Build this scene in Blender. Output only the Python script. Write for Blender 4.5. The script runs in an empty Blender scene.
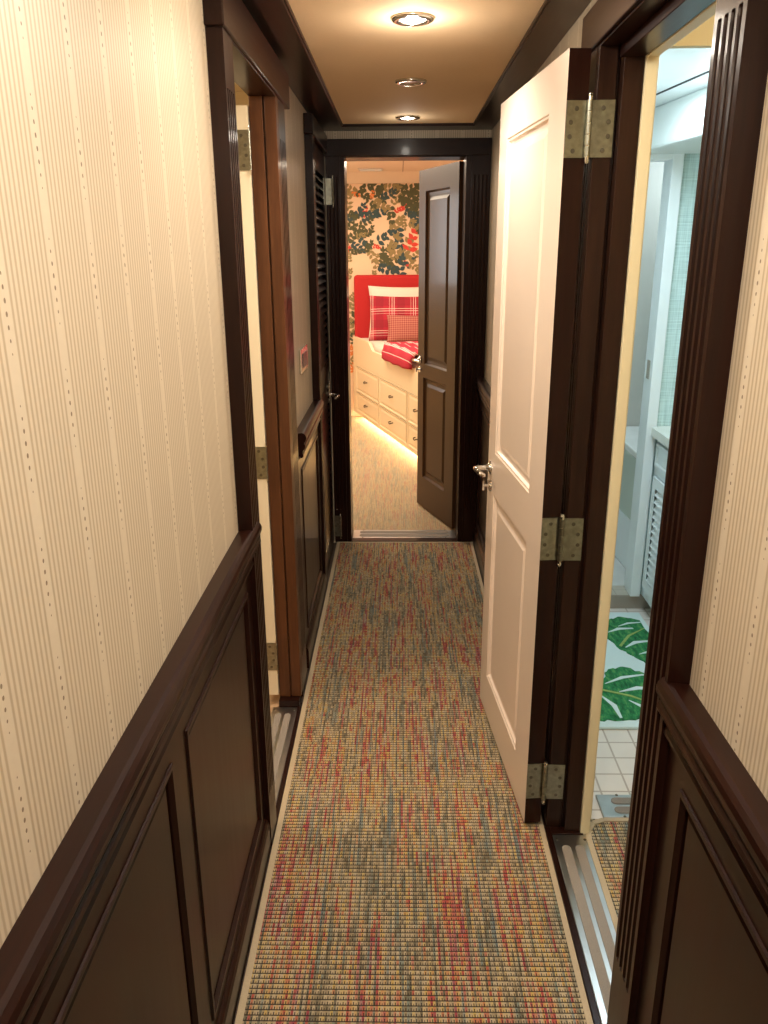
import bpy, bmesh, math, random
from mathutils import Vector, Matrix
random.seed(7)
SC = bpy.context.scene
COL = SC.collection
PI = math.pi

# ------------------------------------------------------------------ materials
def newmat(name):
    m = bpy.data.materials.new(name); m.use_nodes = True
    nt = m.node_tree
    return m, nt, nt.nodes['Principled BSDF']

def N(nt, t, **kw):
    n = nt.nodes.new(t)
    for k, v in kw.items():
        if k == 'inp':
            for a, b in v.items(): n.inputs[a].default_value = b
        else: setattr(n, k, v)
    return n

def mth(nt, op, a, b=None, c=None):
    n = nt.nodes.new('ShaderNodeMath'); n.operation = op
    for i, v in enumerate((a, b, c)):
        if v is None: continue
        if isinstance(v, (int, float)): n.inputs[i].default_value = v
        else: nt.links.new(v, n.inputs[i])
    return n.outputs[0]

def mixc(nt, f, a, b):
    n = nt.nodes.new('ShaderNodeMix'); n.data_type = 'RGBA'
    for i, v in ((0, f), (6, a), (7, b)):
        if isinstance(v, (int, float)): n.inputs[i].default_value = v
        elif isinstance(v, tuple): n.inputs[i].default_value = v if len(v) == 4 else v + (1,)
        else: nt.links.new(v, n.inputs[i])
    return n.outputs[2]

def objco(nt):
    tc = N(nt, 'ShaderNodeTexCoord'); s = N(nt, 'ShaderNodeSeparateXYZ')
    nt.links.new(tc.outputs['Object'], s.inputs[0])
    return tc.outputs['Object'], s.outputs[0], s.outputs[1], s.outputs[2]

def comb(nt, x, y, z):
    n = N(nt, 'ShaderNodeCombineXYZ')
    for i, v in enumerate((x, y, z)):
        if isinstance(v, (int, float)): n.inputs[i].default_value = v
        else: nt.links.new(v, n.inputs[i])
    return n.outputs[0]

def bump(nt, b, h, strength=.3, dist=.002):
    n = N(nt, 'ShaderNodeBump'); n.inputs['Strength'].default_value = strength; n.inputs['Distance'].default_value = dist
    nt.links.new(h, n.inputs['Height']); nt.links.new(n.outputs[0], b.inputs['Normal'])

def noise(nt, vec, scale, detail=2, rough=.5):
    n = N(nt, 'ShaderNodeTexNoise', inp={'Scale': scale, 'Detail': detail, 'Roughness': rough})
    if vec is not None: nt.links.new(vec, n.inputs['Vector'])
    return n.outputs[0]

def ramp(nt, fac, stops, interp='LINEAR'):
    n = N(nt, 'ShaderNodeValToRGB'); cr = n.color_ramp; cr.interpolation = interp
    while len(cr.elements) < len(stops): cr.elements.new(.5)
    for e, (p, c) in zip(cr.elements, stops): e.position = p; e.color = c + (1,)
    nt.links.new(fac, n.inputs[0]); return n.outputs[0]

def plain(name, col, rough=.5, metal=0, var=.06, scale=12, coat=0, spec=.5, bmp=0):
    m, nt, b = newmat(name)
    co, x, y, z = objco(nt)
    nz = noise(nt, co, scale, 3)
    c = mixc(nt, nz, tuple(max(0, k * (1 - var)) for k in col), tuple(min(1, k * (1 + var)) for k in col))
    nt.links.new(c, b.inputs['Base Color'])
    b.inputs['Roughness'].default_value = rough; b.inputs['Metallic'].default_value = metal
    b.inputs['Coat Weight'].default_value = coat; b.inputs['Coat Roughness'].default_value = .1
    b.inputs['Specular IOR Level'].default_value = spec
    if bmp: bump(nt, b, noise(nt, co, scale * 8, 3), bmp, .001)
    return m

def wood(name, axis, dark, light, rough=.30, coat=.17, spec=.14):
    m, nt, b = newmat(name)
    co, x, y, z = objco(nt)
    f = {'x': (2.2, 40, 40), 'y': (40, 2.2, 40), 'z': (40, 40, 2.2)}[axis]
    v = comb(nt, mth(nt, 'MULTIPLY', x, f[0]), mth(nt, 'MULTIPLY', y, f[1]), mth(nt, 'MULTIPLY', z, f[2]))
    g = noise(nt, v, 1.0, 5, .65)
    g2 = noise(nt, v, 7.0, 2, .6)
    gg = mth(nt, 'ADD', mth(nt, 'MULTIPLY', g, .75), mth(nt, 'MULTIPLY', g2, .25))
    nt.links.new(ramp(nt, gg, [(.3, dark), (.7, light)]), b.inputs['Base Color'])
    b.inputs['Specular IOR Level'].default_value = spec
    r = mth(nt, 'ADD', mth(nt, 'MULTIPLY', g, .10), rough - .05)
    nt.links.new(r, b.inputs['Roughness'])
    b.inputs['Coat Weight'].default_value = coat; b.inputs['Coat Roughness'].default_value = .11
    bump(nt, b, gg, .02, .0003)
    return m

DK, DL = (.008, .0022, .0014), (.021, .0060, .0034)
W = {a: wood('mahogany_' + a, a, DK, DL) for a in 'xyz'}
WJ = wood('mahogany_jamb', 'z', (.055, .021, .009), (.115, .045, .018), .38, .12)  # same mahogany as W, with the warm light on the jamb painted in
WD = wood('mahogany_door', 'z', (.040, .0175, .0072), (.056, .025, .0105), .36, .14, .2)
CREAM = plain('cream_paint', (.76, .67, .49), .32, var=.02, coat=.25)
DOORW = plain('white_door_paint', (.78, .65, .54), .28, var=.02, coat=.35)
TRIMC = plain('cream_trim_paint', (.74, .66, .44), .4, var=.03)
IVORY = plain('ivory_paint', (.80, .66, .44), .4, var=.02)
WHITE = plain('white_gloss_paint', (.80, .85, .86), .3, var=.02)
BATHW = plain('bath_wall_paint', (.70, .74, .72), .45, var=.02)
GREYW = plain('shower_panel', (.50, .47, .42), .25, var=.05)
CEIL = plain('ceiling_fabric', (.93, .69, .43), .75, var=.03, scale=60, bmp=.08)
BEDCEIL = plain('bedroom_ceiling_panel', (.80, .64, .46), .7, var=.02)
DARKGAP = plain('dark_gap', (.006, .005, .005), .7)
BLACKP = plain('black_seam', (.02, .02, .022), .6)
STEEL = plain('polished_steel', (.72, .70, .64), .2, 1, var=.12, scale=40)
HINGE = plain('worn_nickel', (.32, .325, .265), .28, 1, var=.5, scale=70)
CHROME = plain('chrome', (.8, .8, .8), .08, 1, var=.02)
SCREW = plain('screw_steel', (.16, .15, .12), .4, 1)
PLATE = plain('brushed_aluminium', (.50, .50, .49), .30, 1, var=.15, scale=25)
GRIP = plain('grip_strip', (.25, .22, .19), .95, var=.35, scale=500, bmp=.5)
REDF = plain('red_fabric', (.44, .012, .012), .85, var=.08, scale=200, bmp=.15)
SHEET = plain('white_linen', (.68, .60, .50), .85, var=.03, scale=60)
MARBLE = plain('marble', (.72, .72, .69), .2, var=.12, scale=9)
PALEG = plain('pale_green_panel', (.60, .68, .60), .3, var=.03)
BIND = plain('carpet_binding', (.42, .34, .23), .95, var=.15, scale=300, bmp=.4)

def emit(name, col, s):
    m, nt, b = newmat(name)
    b.inputs['Base Color'].default_value = (*col, 1)
    b.inputs['Emission Color'].default_value = (*col, 1); b.inputs['Emission Strength'].default_value = s
    return m
LAMP = emit('lamp_glow', (1, .9, .75), 14)
LAMPOFF = plain('lamp_off_lens', (.45, .36, .27), .25, 0, var=.1)
LED = emit('led_strip_glow', (1, .80, .50), 45)

def wallpaper(name, axis):
    m, nt, b = newmat(name)
    co, x, y, z = objco(nt)
    h = y if axis == 'y' else x
    P = .128
    t = mth(nt, 'DIVIDE', mth(nt, 'ADD', h, 10.04), P)
    col = mth(nt, 'FLOOR', t)
    p = mth(nt, 'MULTIPLY', mth(nt, 'FRACT', t), 11.6)
    # ten soft ribs, then one plain band with the dots
    fr = mth(nt, 'FRACT', p)
    tri = mth(nt, 'ABSOLUTE', mth(nt, 'SUBTRACT', fr, .5))          # .5 at edges, 0 in the middle
    ln = mth(nt, 'MULTIPLY', mth(nt, 'SUBTRACT', .30, tri), 6.0)
    ln = N(nt, 'ShaderNodeClamp'); 
    tt = mth(nt, 'MULTIPLY', mth(nt, 'SUBTRACT', .32, tri), 5.0); nt.links.new(tt, ln.inputs[0])
    inside = mth(nt, 'LESS_THAN', p, 10.0)
    line = mth(nt, 'MULTIPLY', ln.outputs[0], inside)
    # dots
    wn = N(nt, 'ShaderNodeTexWhiteNoise', noise_dimensions='1D'); nt.links.new(col, wn.inputs['W'])
    q = mth(nt, 'ADD', mth(nt, 'DIVIDE', z, .0135), mth(nt, 'MULTIPLY', wn.outputs[0], 10.5))
    k = mth(nt, 'FLOOR', q)
    g = mth(nt, 'FLOORED_MODULO', k, 11.0)
    env = mth(nt, 'SINE', mth(nt, 'MULTIPLY', mth(nt, 'ADD', g, .6), PI / 8.2))
    env = mth(nt, 'MULTIPLY', mth(nt, 'MAXIMUM', env, 0), mth(nt, 'LESS_THAN', g, 7.5))
    rad = mth(nt, 'MULTIPLY', mth(nt, 'ADD', mth(nt, 'MULTIPLY', env, .7), .3), .0023)
    rad = mth(nt, 'MULTIPLY', rad, mth(nt, 'LESS_THAN', g, 7.5))
    dz = mth(nt, 'MULTIPLY', mth(nt, 'SUBTRACT', mth(nt, 'FRACT', q), .5), .0135 * .8)
    dh = mth(nt, 'MULTIPLY', mth(nt, 'SUBTRACT', p, 10.8), P / 11.6)
    d = mth(nt, 'SQRT', mth(nt, 'ADD', mth(nt, 'MULTIPLY', dz, dz), mth(nt, 'MULTIPLY', dh, dh)))
    dot = mth(nt, 'LESS_THAN', d, rad)
    fine = noise(nt, co, 90, 2)
    base = mixc(nt, fine, (.58, .495, .375), (.63, .54, .41))
    c = mixc(nt, mth(nt, 'MULTIPLY', line, .62), base, (.32, .235, .14))
    c = mixc(nt, mth(nt, 'MULTIPLY', dot, .82), c, (.12, .07, .03))
    nt.links.new(c, b.inputs['Base Color'])
    b.inputs['Roughness'].default_value = .42
    b.inputs['Specular IOR Level'].default_value = .35
    bump(nt, b, mth(nt, 'SUBTRACT', 1, line), .12, .001)
    return m
WPY = wallpaper('striped_wallpaper_side', 'y')
WPX = wallpaper('striped_wallpaper_end', 'x')

def carpet(name, gain=1.0, pale=0.0):
    m, nt, b = newmat(name)
    co, x, y, z = objco(nt)
    CX, CY = .0118, .0135
    cu = mth(nt, 'DIVIDE', x, CX); cv = mth(nt, 'DIVIDE', y, CY)
    iu = mth(nt, 'FLOOR', cu); iv = mth(nt, 'FLOOR', cv)
    # half columns hold the yarn colours
    ih = mth(nt, 'FLOOR', mth(nt, 'MULTIPLY', cu, 2.0))
    v1 = comb(nt, mth(nt, 'MULTIPLY', ih, .73), mth(nt, 'MULTIPLY', iv, .038), 0)
    n1 = noise(nt, v1, 1.0, 3, .6)
    v2 = comb(nt, mth(nt, 'MULTIPLY', x, 14.0), mth(nt, 'MULTIPLY', y, 1.5), 5.0)
    n2 = noise(nt, v2, 1.0, 2, .5)
    wn = N(nt, 'ShaderNodeTexWhiteNoise', noise_dimensions='2D')
    nt.links.new(comb(nt, ih, iv, 0), wn.inputs['Vector'])
    f = mth(nt, 'ADD', mth(nt, 'MULTIPLY', n1, .72), mth(nt, 'MULTIPLY', n2, .28))
    f = mth(nt, 'ADD', f, mth(nt, 'MULTIPLY', mth(nt, 'SUBTRACT', wn.outputs[0], .5), .07))
    def g(*c): return tuple(min(1, (k * (1 - pale) + pale * p) * gain) for k, p in zip(c, (.62, .50, .33)))
    f = mth(nt, 'ADD', mth(nt, 'MULTIPLY', mth(nt, 'SUBTRACT', f, .5), 2.0), .5)
    yarn = ramp(nt, f, [(.18, g(.12, .155, .17)), (.28, g(.18, .21, .175)), (.36, g(.12, .10, .065)), (.43, g(.27, .215, .13)), (.50, g(.42, .34, .225)),
                        (.56, g(.45, .32, .10)), (.615, g(.42, .175, .09)), (.67, g(.36, .065, .055)), (.76, g(.25, .055, .085)), (.86, g(.40, .34, .26))])
    n3 = noise(nt, comb(nt, mth(nt, 'MULTIPLY', ih, 1.9), mth(nt, 'MULTIPLY', iv, .12), 9.0), 1.0, 2)
    cl = N(nt, 'ShaderNodeClamp'); nt.links.new(mth(nt, 'MULTIPLY', mth(nt, 'SUBTRACT', n3, .46), 6.0), cl.inputs[0])
    yarn = mixc(nt, mth(nt, 'MULTIPLY', cl.outputs[0], .28), yarn, g(.44, .39, .31))
    # weave: dark line between rows and a dark hook in every cell
    fv = mth(nt, 'FRACT', cv); fu = mth(nt, 'FRACT', cu)
    row = mth(nt, 'LESS_THAN', fv, .23)
    odd = mth(nt, 'FLOORED_MODULO', iv, 2.0)
    a = mth(nt, 'FRACT', mth(nt, 'ADD', cu, mth(nt, 'MULTIPLY', odd, .0)))
    h1 = mth(nt, 'MULTIPLY', mth(nt, 'LESS_THAN', mth(nt, 'ABSOLUTE', mth(nt, 'SUBTRACT', a, .30)), .10), mth(nt, 'LESS_THAN', fv, .72))
    h2 = mth(nt, 'MULTIPLY', mth(nt, 'LESS_THAN', mth(nt, 'ABSOLUTE', mth(nt, 'SUBTRACT', a, .80)), .085), mth(nt, 'LESS_THAN', fv, .55))
    dk = mth(nt, 'MAXIMUM', row, mth(nt, 'MAXIMUM', h1, mth(nt, 'MULTIPLY', h2, .8)))
    c = mixc(nt, mth(nt, 'MULTIPLY', dk, (.93 if pale < .1 else .6)), yarn, (.028, .02, .014))
    nt.links.new(c, b.inputs['Base Color'])
    b.inputs['Roughness'].default_value = .92; b.inputs['Specular IOR Level'].default_value = .15
    bump(nt, b, mth(nt, 'SUBTRACT', 1, dk), .5, .002)
    return m
CARPET = carpet('woven_carpet')
BEDCARPET = carpet('woven_carpet_lit', 1.0, .45)  # same carpet as the corridor, the brighter bedroom light mixed into its colour

def tiles(name, s, col, grout):
    m, nt, b = newmat(name)
    co, x, y, z = objco(nt)
    def edge(v): return mth(nt, 'LESS_THAN', mth(nt, 'ABSOLUTE', mth(nt, 'SUBTRACT', mth(nt, 'FRACT', mth(nt, 'DIVIDE', mth(nt, 'ADD', v, 10.013), s)), .5)), .465)
    k = mth(nt, 'MULTIPLY', mth(nt, 'MULTIPLY', edge(x), edge(y)), edge(mth(nt, 'ADD', z, .012)) if s < .07 else 1.0)
    nz = noise(nt, co, 14, 4)
    t = mixc(nt, nz, tuple(c * .88 for c in col), col)
    nt.links.new(mixc(nt, k, grout, t), b.inputs['Base Color'])
    b.inputs['Roughness'].default_value = .35
    bump(nt, b, k, .3, .002)
    return m
FTILE = tiles('floor_tile', .088, (.78, .72, .66), (.45, .38, .32))
CTILE = tiles('curb_tile', .06, (.50, .46, .38), (.34, .30, .25))

def grass():
    m, nt, b = newmat('grasscloth')
    co, x, y, z = objco(nt)
    v1 = noise(nt, comb(nt, mth(nt, 'MULTIPLY', x, 6), 0, mth(nt, 'MULTIPLY', z, 160)), 1, 2)
    v2 = noise(nt, comb(nt, mth(nt, 'MULTIPLY', x, 160), 0, mth(nt, 'MULTIPLY', z, 6)), 1, 2)
    f = mth(nt, 'MULTIPLY', mth(nt, 'ADD', v1, v2), .5)
    nt.links.new(ramp(nt, f, [(.35, (.40, .55, .53)), (.62, (.66, .82, .80))]), b.inputs['Base Color'])
    b.inputs['Roughness'].default_value = .8
    bump(nt, b, f, .4, .002); return m
GRASS = grass()

def plaid(name, per, base, l1, l2, ax=('x', 'z')):
    m, nt, b = newmat(name)
    co, x, y, z = objco(nt); D = {'x': x, 'y': y, 'z': z}
    out = None
    def band(v, c, w):
        return mth(nt, 'LESS_THAN', mth(nt, 'ABSOLUTE', mth(nt, 'SUBTRACT', mth(nt, 'FRACT', mth(nt, 'DIVIDE', v, per)), c)), w)
    cur = base
    for a in ax:
        dk = band(D[a], .72, .18)
        cur = mixc(nt, mth(nt, 'MULTIPLY', dk, .55), cur, l2)
    for a in ax:
        w = mth(nt, 'MAXIMUM', mth(nt, 'MAXIMUM', band(D[a], .30, .013), band(D[a], .40, .013)), band(D[a], .18, .006))
        cur = mixc(nt, mth(nt, 'MULTIPLY', w, .7), cur, l1)
    nt.links.new(cur, b.inputs['Base Color']); b.inputs['Roughness'].default_value = .9
    bump(nt, b, noise(nt, co, 300, 2), .2, .001); return m
PLAID = plaid('red_plaid', .20, (.40, .014, .03), (.80, .62, .52), (.22, .008, .018))
THROWP = None

def gingham():
    m, nt, b = newmat('red_gingham')
    co, x, y, z = objco(nt)
    def st(v): return mth(nt, 'LESS_THAN', mth(nt, 'FRACT', mth(nt, 'DIVIDE', v, .020)), .5)
    f = mth(nt, 'MULTIPLY', mth(nt, 'ADD', st(x), st(z)), .5)
    nt.links.new(mixc(nt, f, (.44, .17, .12), (.26, .038, .034)), b.inputs['Base Color'])
    b.inputs['Roughness'].default_value = .9; return m
GING = gingham()
LEAFM = [plain('leaf_teal', (.035, .065, .065), .8, var=.3, scale=30), plain('leaf_dark_olive', (.075, .075, .030), .8, var=.35, scale=30),
         plain('leaf_gold_olive', (.26, .19, .075), .8, var=.25, scale=30), plain('leaf_red', (.62, .05, .03), .8, var=.2, scale=30),
         plain('leaf_orange', (.68, .19, .04), .8, var=.2, scale=30)]
PEACH = plain('peach_wallpaper', (.76, .53, .34), .8, var=.04, scale=4)
RUGW = plain('rug_pale_blue', (.66, .80, .80), .95, var=.12, scale=300, bmp=.6)
def mottled():
    m, nt, b = newmat('rug_green'); co, x, y, z = objco(nt)
    nz = noise(nt, comb(nt, mth(nt, 'MULTIPLY', x, 60), mth(nt, 'MULTIPLY', y, 22), 0), 1, 4, .65)
    nt.links.new(ramp(nt, nz, [(.34, (.006, .085, .03)), (.52, (.02, .22, .07)), (.68, (.13, .34, .10))]), b.inputs['Base Color'])
    b.inputs['Roughness'].default_value = .95; bump(nt, b, noise(nt, co, 400, 2), .6, .002); return m
RUGG = mottled()
RUGG2 = plain('rug_leaf_vein', (.30, .42, .12), .95, var=.3, scale=80, bmp=.6)

# ------------------------------------------------------------------ mesh building
class MB:
    def __init__(s): s.v = []; s.f = []; s.mi = []; s.cur = 0
    def V(s, p): s.v.append(tuple(p)); return len(s.v) - 1
    def F(s, *idx): s.f.append(idx); s.mi.append(s.cur)
    def quad(s, *ps): s.F(*[s.V(p) for p in ps])
    def prism(s, ring0, ring1, caps=True):
        a = [s.V(p) for p in ring0]; b = [s.V(p) for p in ring1]; n = len(a)
        for i in range(n): s.F(a[i], a[(i + 1) % n], b[(i + 1) % n], b[i])
        if caps: s.F(*a[::-1]); s.F(*b)
    def box(s, x0, x1, y0, y1, z0, z1, mp=None):
        m = mp or (lambda a, d, z: (a, d, z))
        s.prism([m(x0, y0, z0), m(x1, y0, z0), m(x1, y1, z0), m(x0, y1, z0)], [m(x0, y0, z1), m(x1, y0, z1), m(x1, y1, z1), m(x0, y1, z1)])
    def cyl(s, p, q, r, n=14, r2=None):
        p, q = Vector(p), Vector(q); ax = (q - p).normalized()
        u = ax.orthogonal().normalized(); w = ax.cross(u); r2 = r if r2 is None else r2
        s.prism([p + (u * math.cos(2 * PI * i / n) + w * math.sin(2 * PI * i / n)) * r for i in range(n)],
                [q + (u * math.cos(2 * PI * i / n) + w * math.sin(2 * PI * i / n)) * r2 for i in range(n)])
    def tube(s, pts, r, n=10):
        pts = [Vector(p) for p in pts]; rs = r if isinstance(r, (list, tuple)) else [r] * len(pts)
        rings = []; u = None
        for i, p in enumerate(pts):
            t = (pts[min(i + 1, len(pts) - 1)] - pts[max(i - 1, 0)]).normalized()
            u = t.orthogonal().normalized() if u is None else (u - t * u.dot(t)).normalized()
            w = t.cross(u)
            rings.append([s.V(p + (u * math.cos(2 * PI * k / n) + w * math.sin(2 * PI * k / n)) * rs[i]) for k in range(n)])
        for a, b in zip(rings, rings[1:]):
            for k in range(n): s.F(a[k], a[(k + 1) % n], b[(k + 1) % n], b[k])
        s.F(*rings[0][::-1]); s.F(*rings[-1])
    def lathe(s, c, prof, n=32, axis='z', close=True):
        rings = []
        for r, h in prof:
            if axis == 'z': rings.append([s.V((c[0] + r * math.cos(2 * PI * k / n), c[1] + r * math.sin(2 * PI * k / n), c[2] + h)) for k in range(n)])
        for a, b in zip(rings, rings[1:]):
            for k in range(n): s.F(a[k], a[(k + 1) % n], b[(k + 1) % n], b[k])
        if close: s.F(*rings[0][::-1]); s.F(*rings[-1])
    def build(s, name, mat, parent=None, bevel=0, smooth=False, seg=2, weld=True):
        me = bpy.data.meshes.new(name); me.from_pydata(s.v, [], s.f); me.update()
        mats = mat if isinstance(mat, (list, tuple)) else [mat]
        for m in mats: me.materials.append(m)
        for p, i in zip(me.polygons, s.mi): p.material_index = i
        bm = bmesh.new(); bm.from_mesh(me)
        if weld: bmesh.ops.remove_doubles(bm, verts=bm.verts, dist=1e-5)
        bmesh.ops.recalc_face_normals(bm, faces=bm.faces)
        bm.to_mesh(me); bm.free()
        o = bpy.data.objects.new(name, me); COL.objects.link(o)
        if parent is not None:
            o.parent = parent; o.matrix_parent_inverse = parent.matrix_world.inverted()
        if smooth:
            for p in me.polygons: p.use_smooth = True
        if bevel:
            md = o.modifiers.new('bevel', 'BEVEL'); md.width = bevel; md.segments = seg; md.limit_method = 'ANGLE'; md.angle_limit = math.radians(50)
        return o

def tag(o, label=None, cat=None, group=None, kind=None):
    if label: o['label'] = label
    if cat: o['category'] = cat
    if group: o['group'] = group
    if kind: o['kind'] = kind
    return o
def empty(name, loc=(0, 0, 0)):
    o = bpy.data.objects.new(name, None); COL.objects.link(o); o.location = loc; o.empty_display_size = .05
    o.matrix_world = Matrix.Translation(loc); return o
def copy_thing(o):
    c = o.copy(); COL.objects.link(c)
    for ch in o.children:
        k = ch.copy(); COL.objects.link(k); k.parent = c
        for g in ch.children:
            h = g.copy(); COL.objects.link(h); h.parent = k
    return c
ST = 'structure'

def plane_map(o, dirv, nrm):
    o, dirv, nrm = Vector(o), Vector(dirv).normalized(), Vector(nrm).normalized()
    return lambda a, d, z: o + dirv * a + nrm * d + Vector((0, 0, z))
def mapL(x0): return lambda a, d, z: (x0 + d, a, z)      # left wall, d towards the corridor
def mapR(x0): return lambda a, d, z: (x0 - d, a, z)
def mapE(y0): return lambda a, d, z: (a, y0 - d, z)

def frame_slab(mb, a0, a1, z0, z1, t, rects, mp, back=True):
    """a board with rectangular openings (front at d=0, back at d=-t)"""
    A = sorted({a0, a1, *[r[0] for r in rects], *[r[1] for r in rects]}); Z = sorted({z0, z1, *[r[2] for r in rects], *[r[3] for r in rects]})
    hole = lambda a, z: any(r[0] < a < r[1] and r[2] < z < r[3] for r in rects)
    for d in ((0, -t) if back else (0,)):
        for i in range(len(A) - 1):
            for j in range(len(Z) - 1):
                if not hole((A[i] + A[i + 1]) / 2, (Z[j] + Z[j + 1]) / 2):
                    mb.quad(mp(A[i], d, Z[j]), mp(A[i + 1], d, Z[j]), mp(A[i + 1], d, Z[j + 1]), mp(A[i], d, Z[j + 1]))
    e = [(a0, z0), (a1, z0), (a1, z1), (a0, z1)]
    for (p, q), (r, s) in zip(e, e[1:] + e[:1]): mb.quad(mp(p, 0, q), mp(r, 0, s), mp(r, -t, s), mp(p, -t, q))
def panel_rings(mb, r, prof, mp):
    rg = []
    for ins, d in prof:
        a0, a1, z0, z1 = r[0] + ins, r[1] - ins, r[2] + ins, r[3] - ins
        rg.append([mp(a0, d, z0), mp(a1, d, z0), mp(a1, d, z1), mp(a0, d, z1)])
    for p, q in zip(rg, rg[1:]):
        for k in range(4): mb.quad(p[k], p[(k + 1) % 4], q[(k + 1) % 4], q[k])
    mb.quad(*rg[-1])
# profiles (inset, depth)
WAIN = [(0, 0), (.001, .004), (.009, .004), (.013, -.005), (.014, -.0205), (.024, -.0205), (.027, -.005), (.031, -.003)]
DOORP = [(0, 0), (.003, -.003), (.008, -.004), (.013, -.011), (.020, -.013), (.026, -.013), (.045, -.006), (.047, -.005)]
DRAWP = [(0, 0), (.004, -.001), (.010, -.008), (.020, -.008), (.034, -.003)]

def fluted(mb, a0, a1, z0, z1, dep, mp, fz0, fz1, n=4, r=.0062):
    """casing board with n round-ended flutes cut in its front (d=dep is the front, 0 the back)"""
    w = a1 - a0; cs = [a0 + w * (i + .5 + .12 * 0) / n * .84 + w * .08 for i in range(n)]
    K = 6
    prof = lambda hw, dp: sum(([(c - hw * math.cos(PI * k / K), dep - dp * math.sin(PI * k / K)) for k in range(K + 1)] for c in cs), [])
    rows = [(z0, 1e-4, 0), (fz0, 1e-4, 0)]
    for t in (.15, .4, .7, 1): rows.append((fz0 + .012 * (1 - math.sqrt(max(0, 1 - t * t))) if t < 1 else fz0 + .012, r * math.sqrt(1 - (1 - t) ** 2), r * .9 * math.sqrt(1 - (1 - t) ** 2)))
    for t in (1, .7, .4, .15): rows.append((fz1 - .012 * (1 - math.sqrt(max(0, 1 - t * t))) if t < 1 else fz1 - .012, r * math.sqrt(1 - (1 - t) ** 2), r * .9 * math.sqrt(1 - (1 - t) ** 2)))
    rows += [(fz1, 1e-4, 0), (z1, 1e-4, 0)]
    rows.sort(key=lambda q: q[0])
    grid = []
    for z, hw, dp in rows:
        pts = [(a0, dep)] + prof(hw, dp) + [(a1, dep), (a1, 0), (a0, 0)]
        grid.append([mb.V(mp(a, d, z)) for a, d in pts])
    n_ = len(grid[0])
    for p, q in zip(grid, grid[1:]):
        for k in range(n_): mb.F(p[k], p[(k + 1) % n_], q[(k + 1) % n_], q[k])
    mb.F(*grid[0][::-1]); mb.F(*grid[-1])

def sweep_rail(mb, prof, a0, a1, mp):
    mb.prism([mp(a0, d, z) for d, z in prof], [mp(a1, d, z) for d, z in prof])
RAILP = [(0, .957), (.030, .960), (.037, .958), (.043, .952), (.046, .944), (.046, .936), (.043, .928), (.039, .923), (.037, .917), (.041, .912), (.042, .904),
         (.038, .896), (.032, .890), (.030, .880), (.033, .874), (.033, .868), (.028, .862), (0, .860)]

# ------------------------------------------------------------------ dimensions
XL, XR = -.40, .465          # wallpaper faces
WL, WR = -.378, .443         # wainscot faces
YB, YE = -1.9, 4.40          # corridor ends
ZC = 2.20
ZO = 2.055                   # door opening tops

# ------------------------------------------------------------------ room shell
b = MB(); b.box(-.52, .60, YB, 4.60, -.06, -.012)
tag(b.build('floor', plain('sub_floor', (.05, .03, .02), .5)), 'dark timber sub floor under the corridor carpet runner', 'floor', kind=ST)
b = MB(); b.box(XL - .04, XR + .04, YB, 4.5, ZC, ZC + .05)
tag(b.build('ceiling', CEIL), 'tan fabric ceiling panel with recessed spotlights', 'ceiling', kind=ST)

def wall_x(mb, x0, x1, spans, zt=2.26):
    for y0, y1, z0, z1 in spans: mb.box(x0, x1, y0, y1, z0, z1)
b = MB(); wall_x(b, -.44, XL, [(YB, 1.93, -.02, 2.24), (1.93, 2.66, 2.09, 2.24), (2.66, 3.745, -.02, 2.24), (3.745, 4.40, 2.07, 2.24)])
tag(b.build('wall_left', WPY), 'left corridor wall in cream pinstripe wallpaper with dotted columns', 'wall', kind=ST)
b = MB(); wall_x(b, XR, .535, [(YB, 1.23, -.02, 2.24), (1.23, 1.99, 2.08, 2.24), (1.99, 4.40, -.02, 2.24)])
tag(b.build('wall_right', WPY), 'right corridor wall in cream pinstripe wallpaper beside the bathroom doorway', 'wall', kind=ST)
b = MB()
for x0, x1, z0, z1 in ((-.44, -.30, -.02, 2.24), (.36, .535, -.02, 2.24), (-.30, .36, 2.08, 2.24)): b.box(x0, x1, YE, 4.52, z0, z1)
tag(b.build('wall_end', WPX), 'narrow strip of striped wallpaper above the bedroom doorway at the corridor end', 'wall', kind=ST)
b = MB(); b.box(-.44, .535, YB - .05, YB, -.02, 2.24)
tag(b.build('wall_back', plain('back_wall_paint', (.5, .42, .32), .6)), 'cream wall closing the corridor behind the viewer', 'wall', kind=ST)

# ceiling soffit boards
b = MB(); b.box(XL, -.277, YB, YE, 2.188, 2.204); b.box(-.277, -.271, YB, 4.255, 2.192, 2.204)
tag(b.build('trim_1', W['y'], bevel=.002), 'dark soffit board along the left edge of the ceiling', 'trim', kind=ST)
b = MB(); b.box(.364, XR, YB, YE, 2.188, 2.204); b.box(.358, .364, YB, 4.255, 2.192, 2.204)
tag(b.build('trim_2', W['y'], bevel=.002), 'dark soffit board along the right edge of the ceiling', 'trim', kind=ST)
b = MB(); b.box(-.277, .364, 4.255, YE, 2.188, 2.204)
tag(b.build('trim_3', W['x'], bevel=.002), 'dark soffit board across the far end of the ceiling', 'trim', kind=ST)

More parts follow.
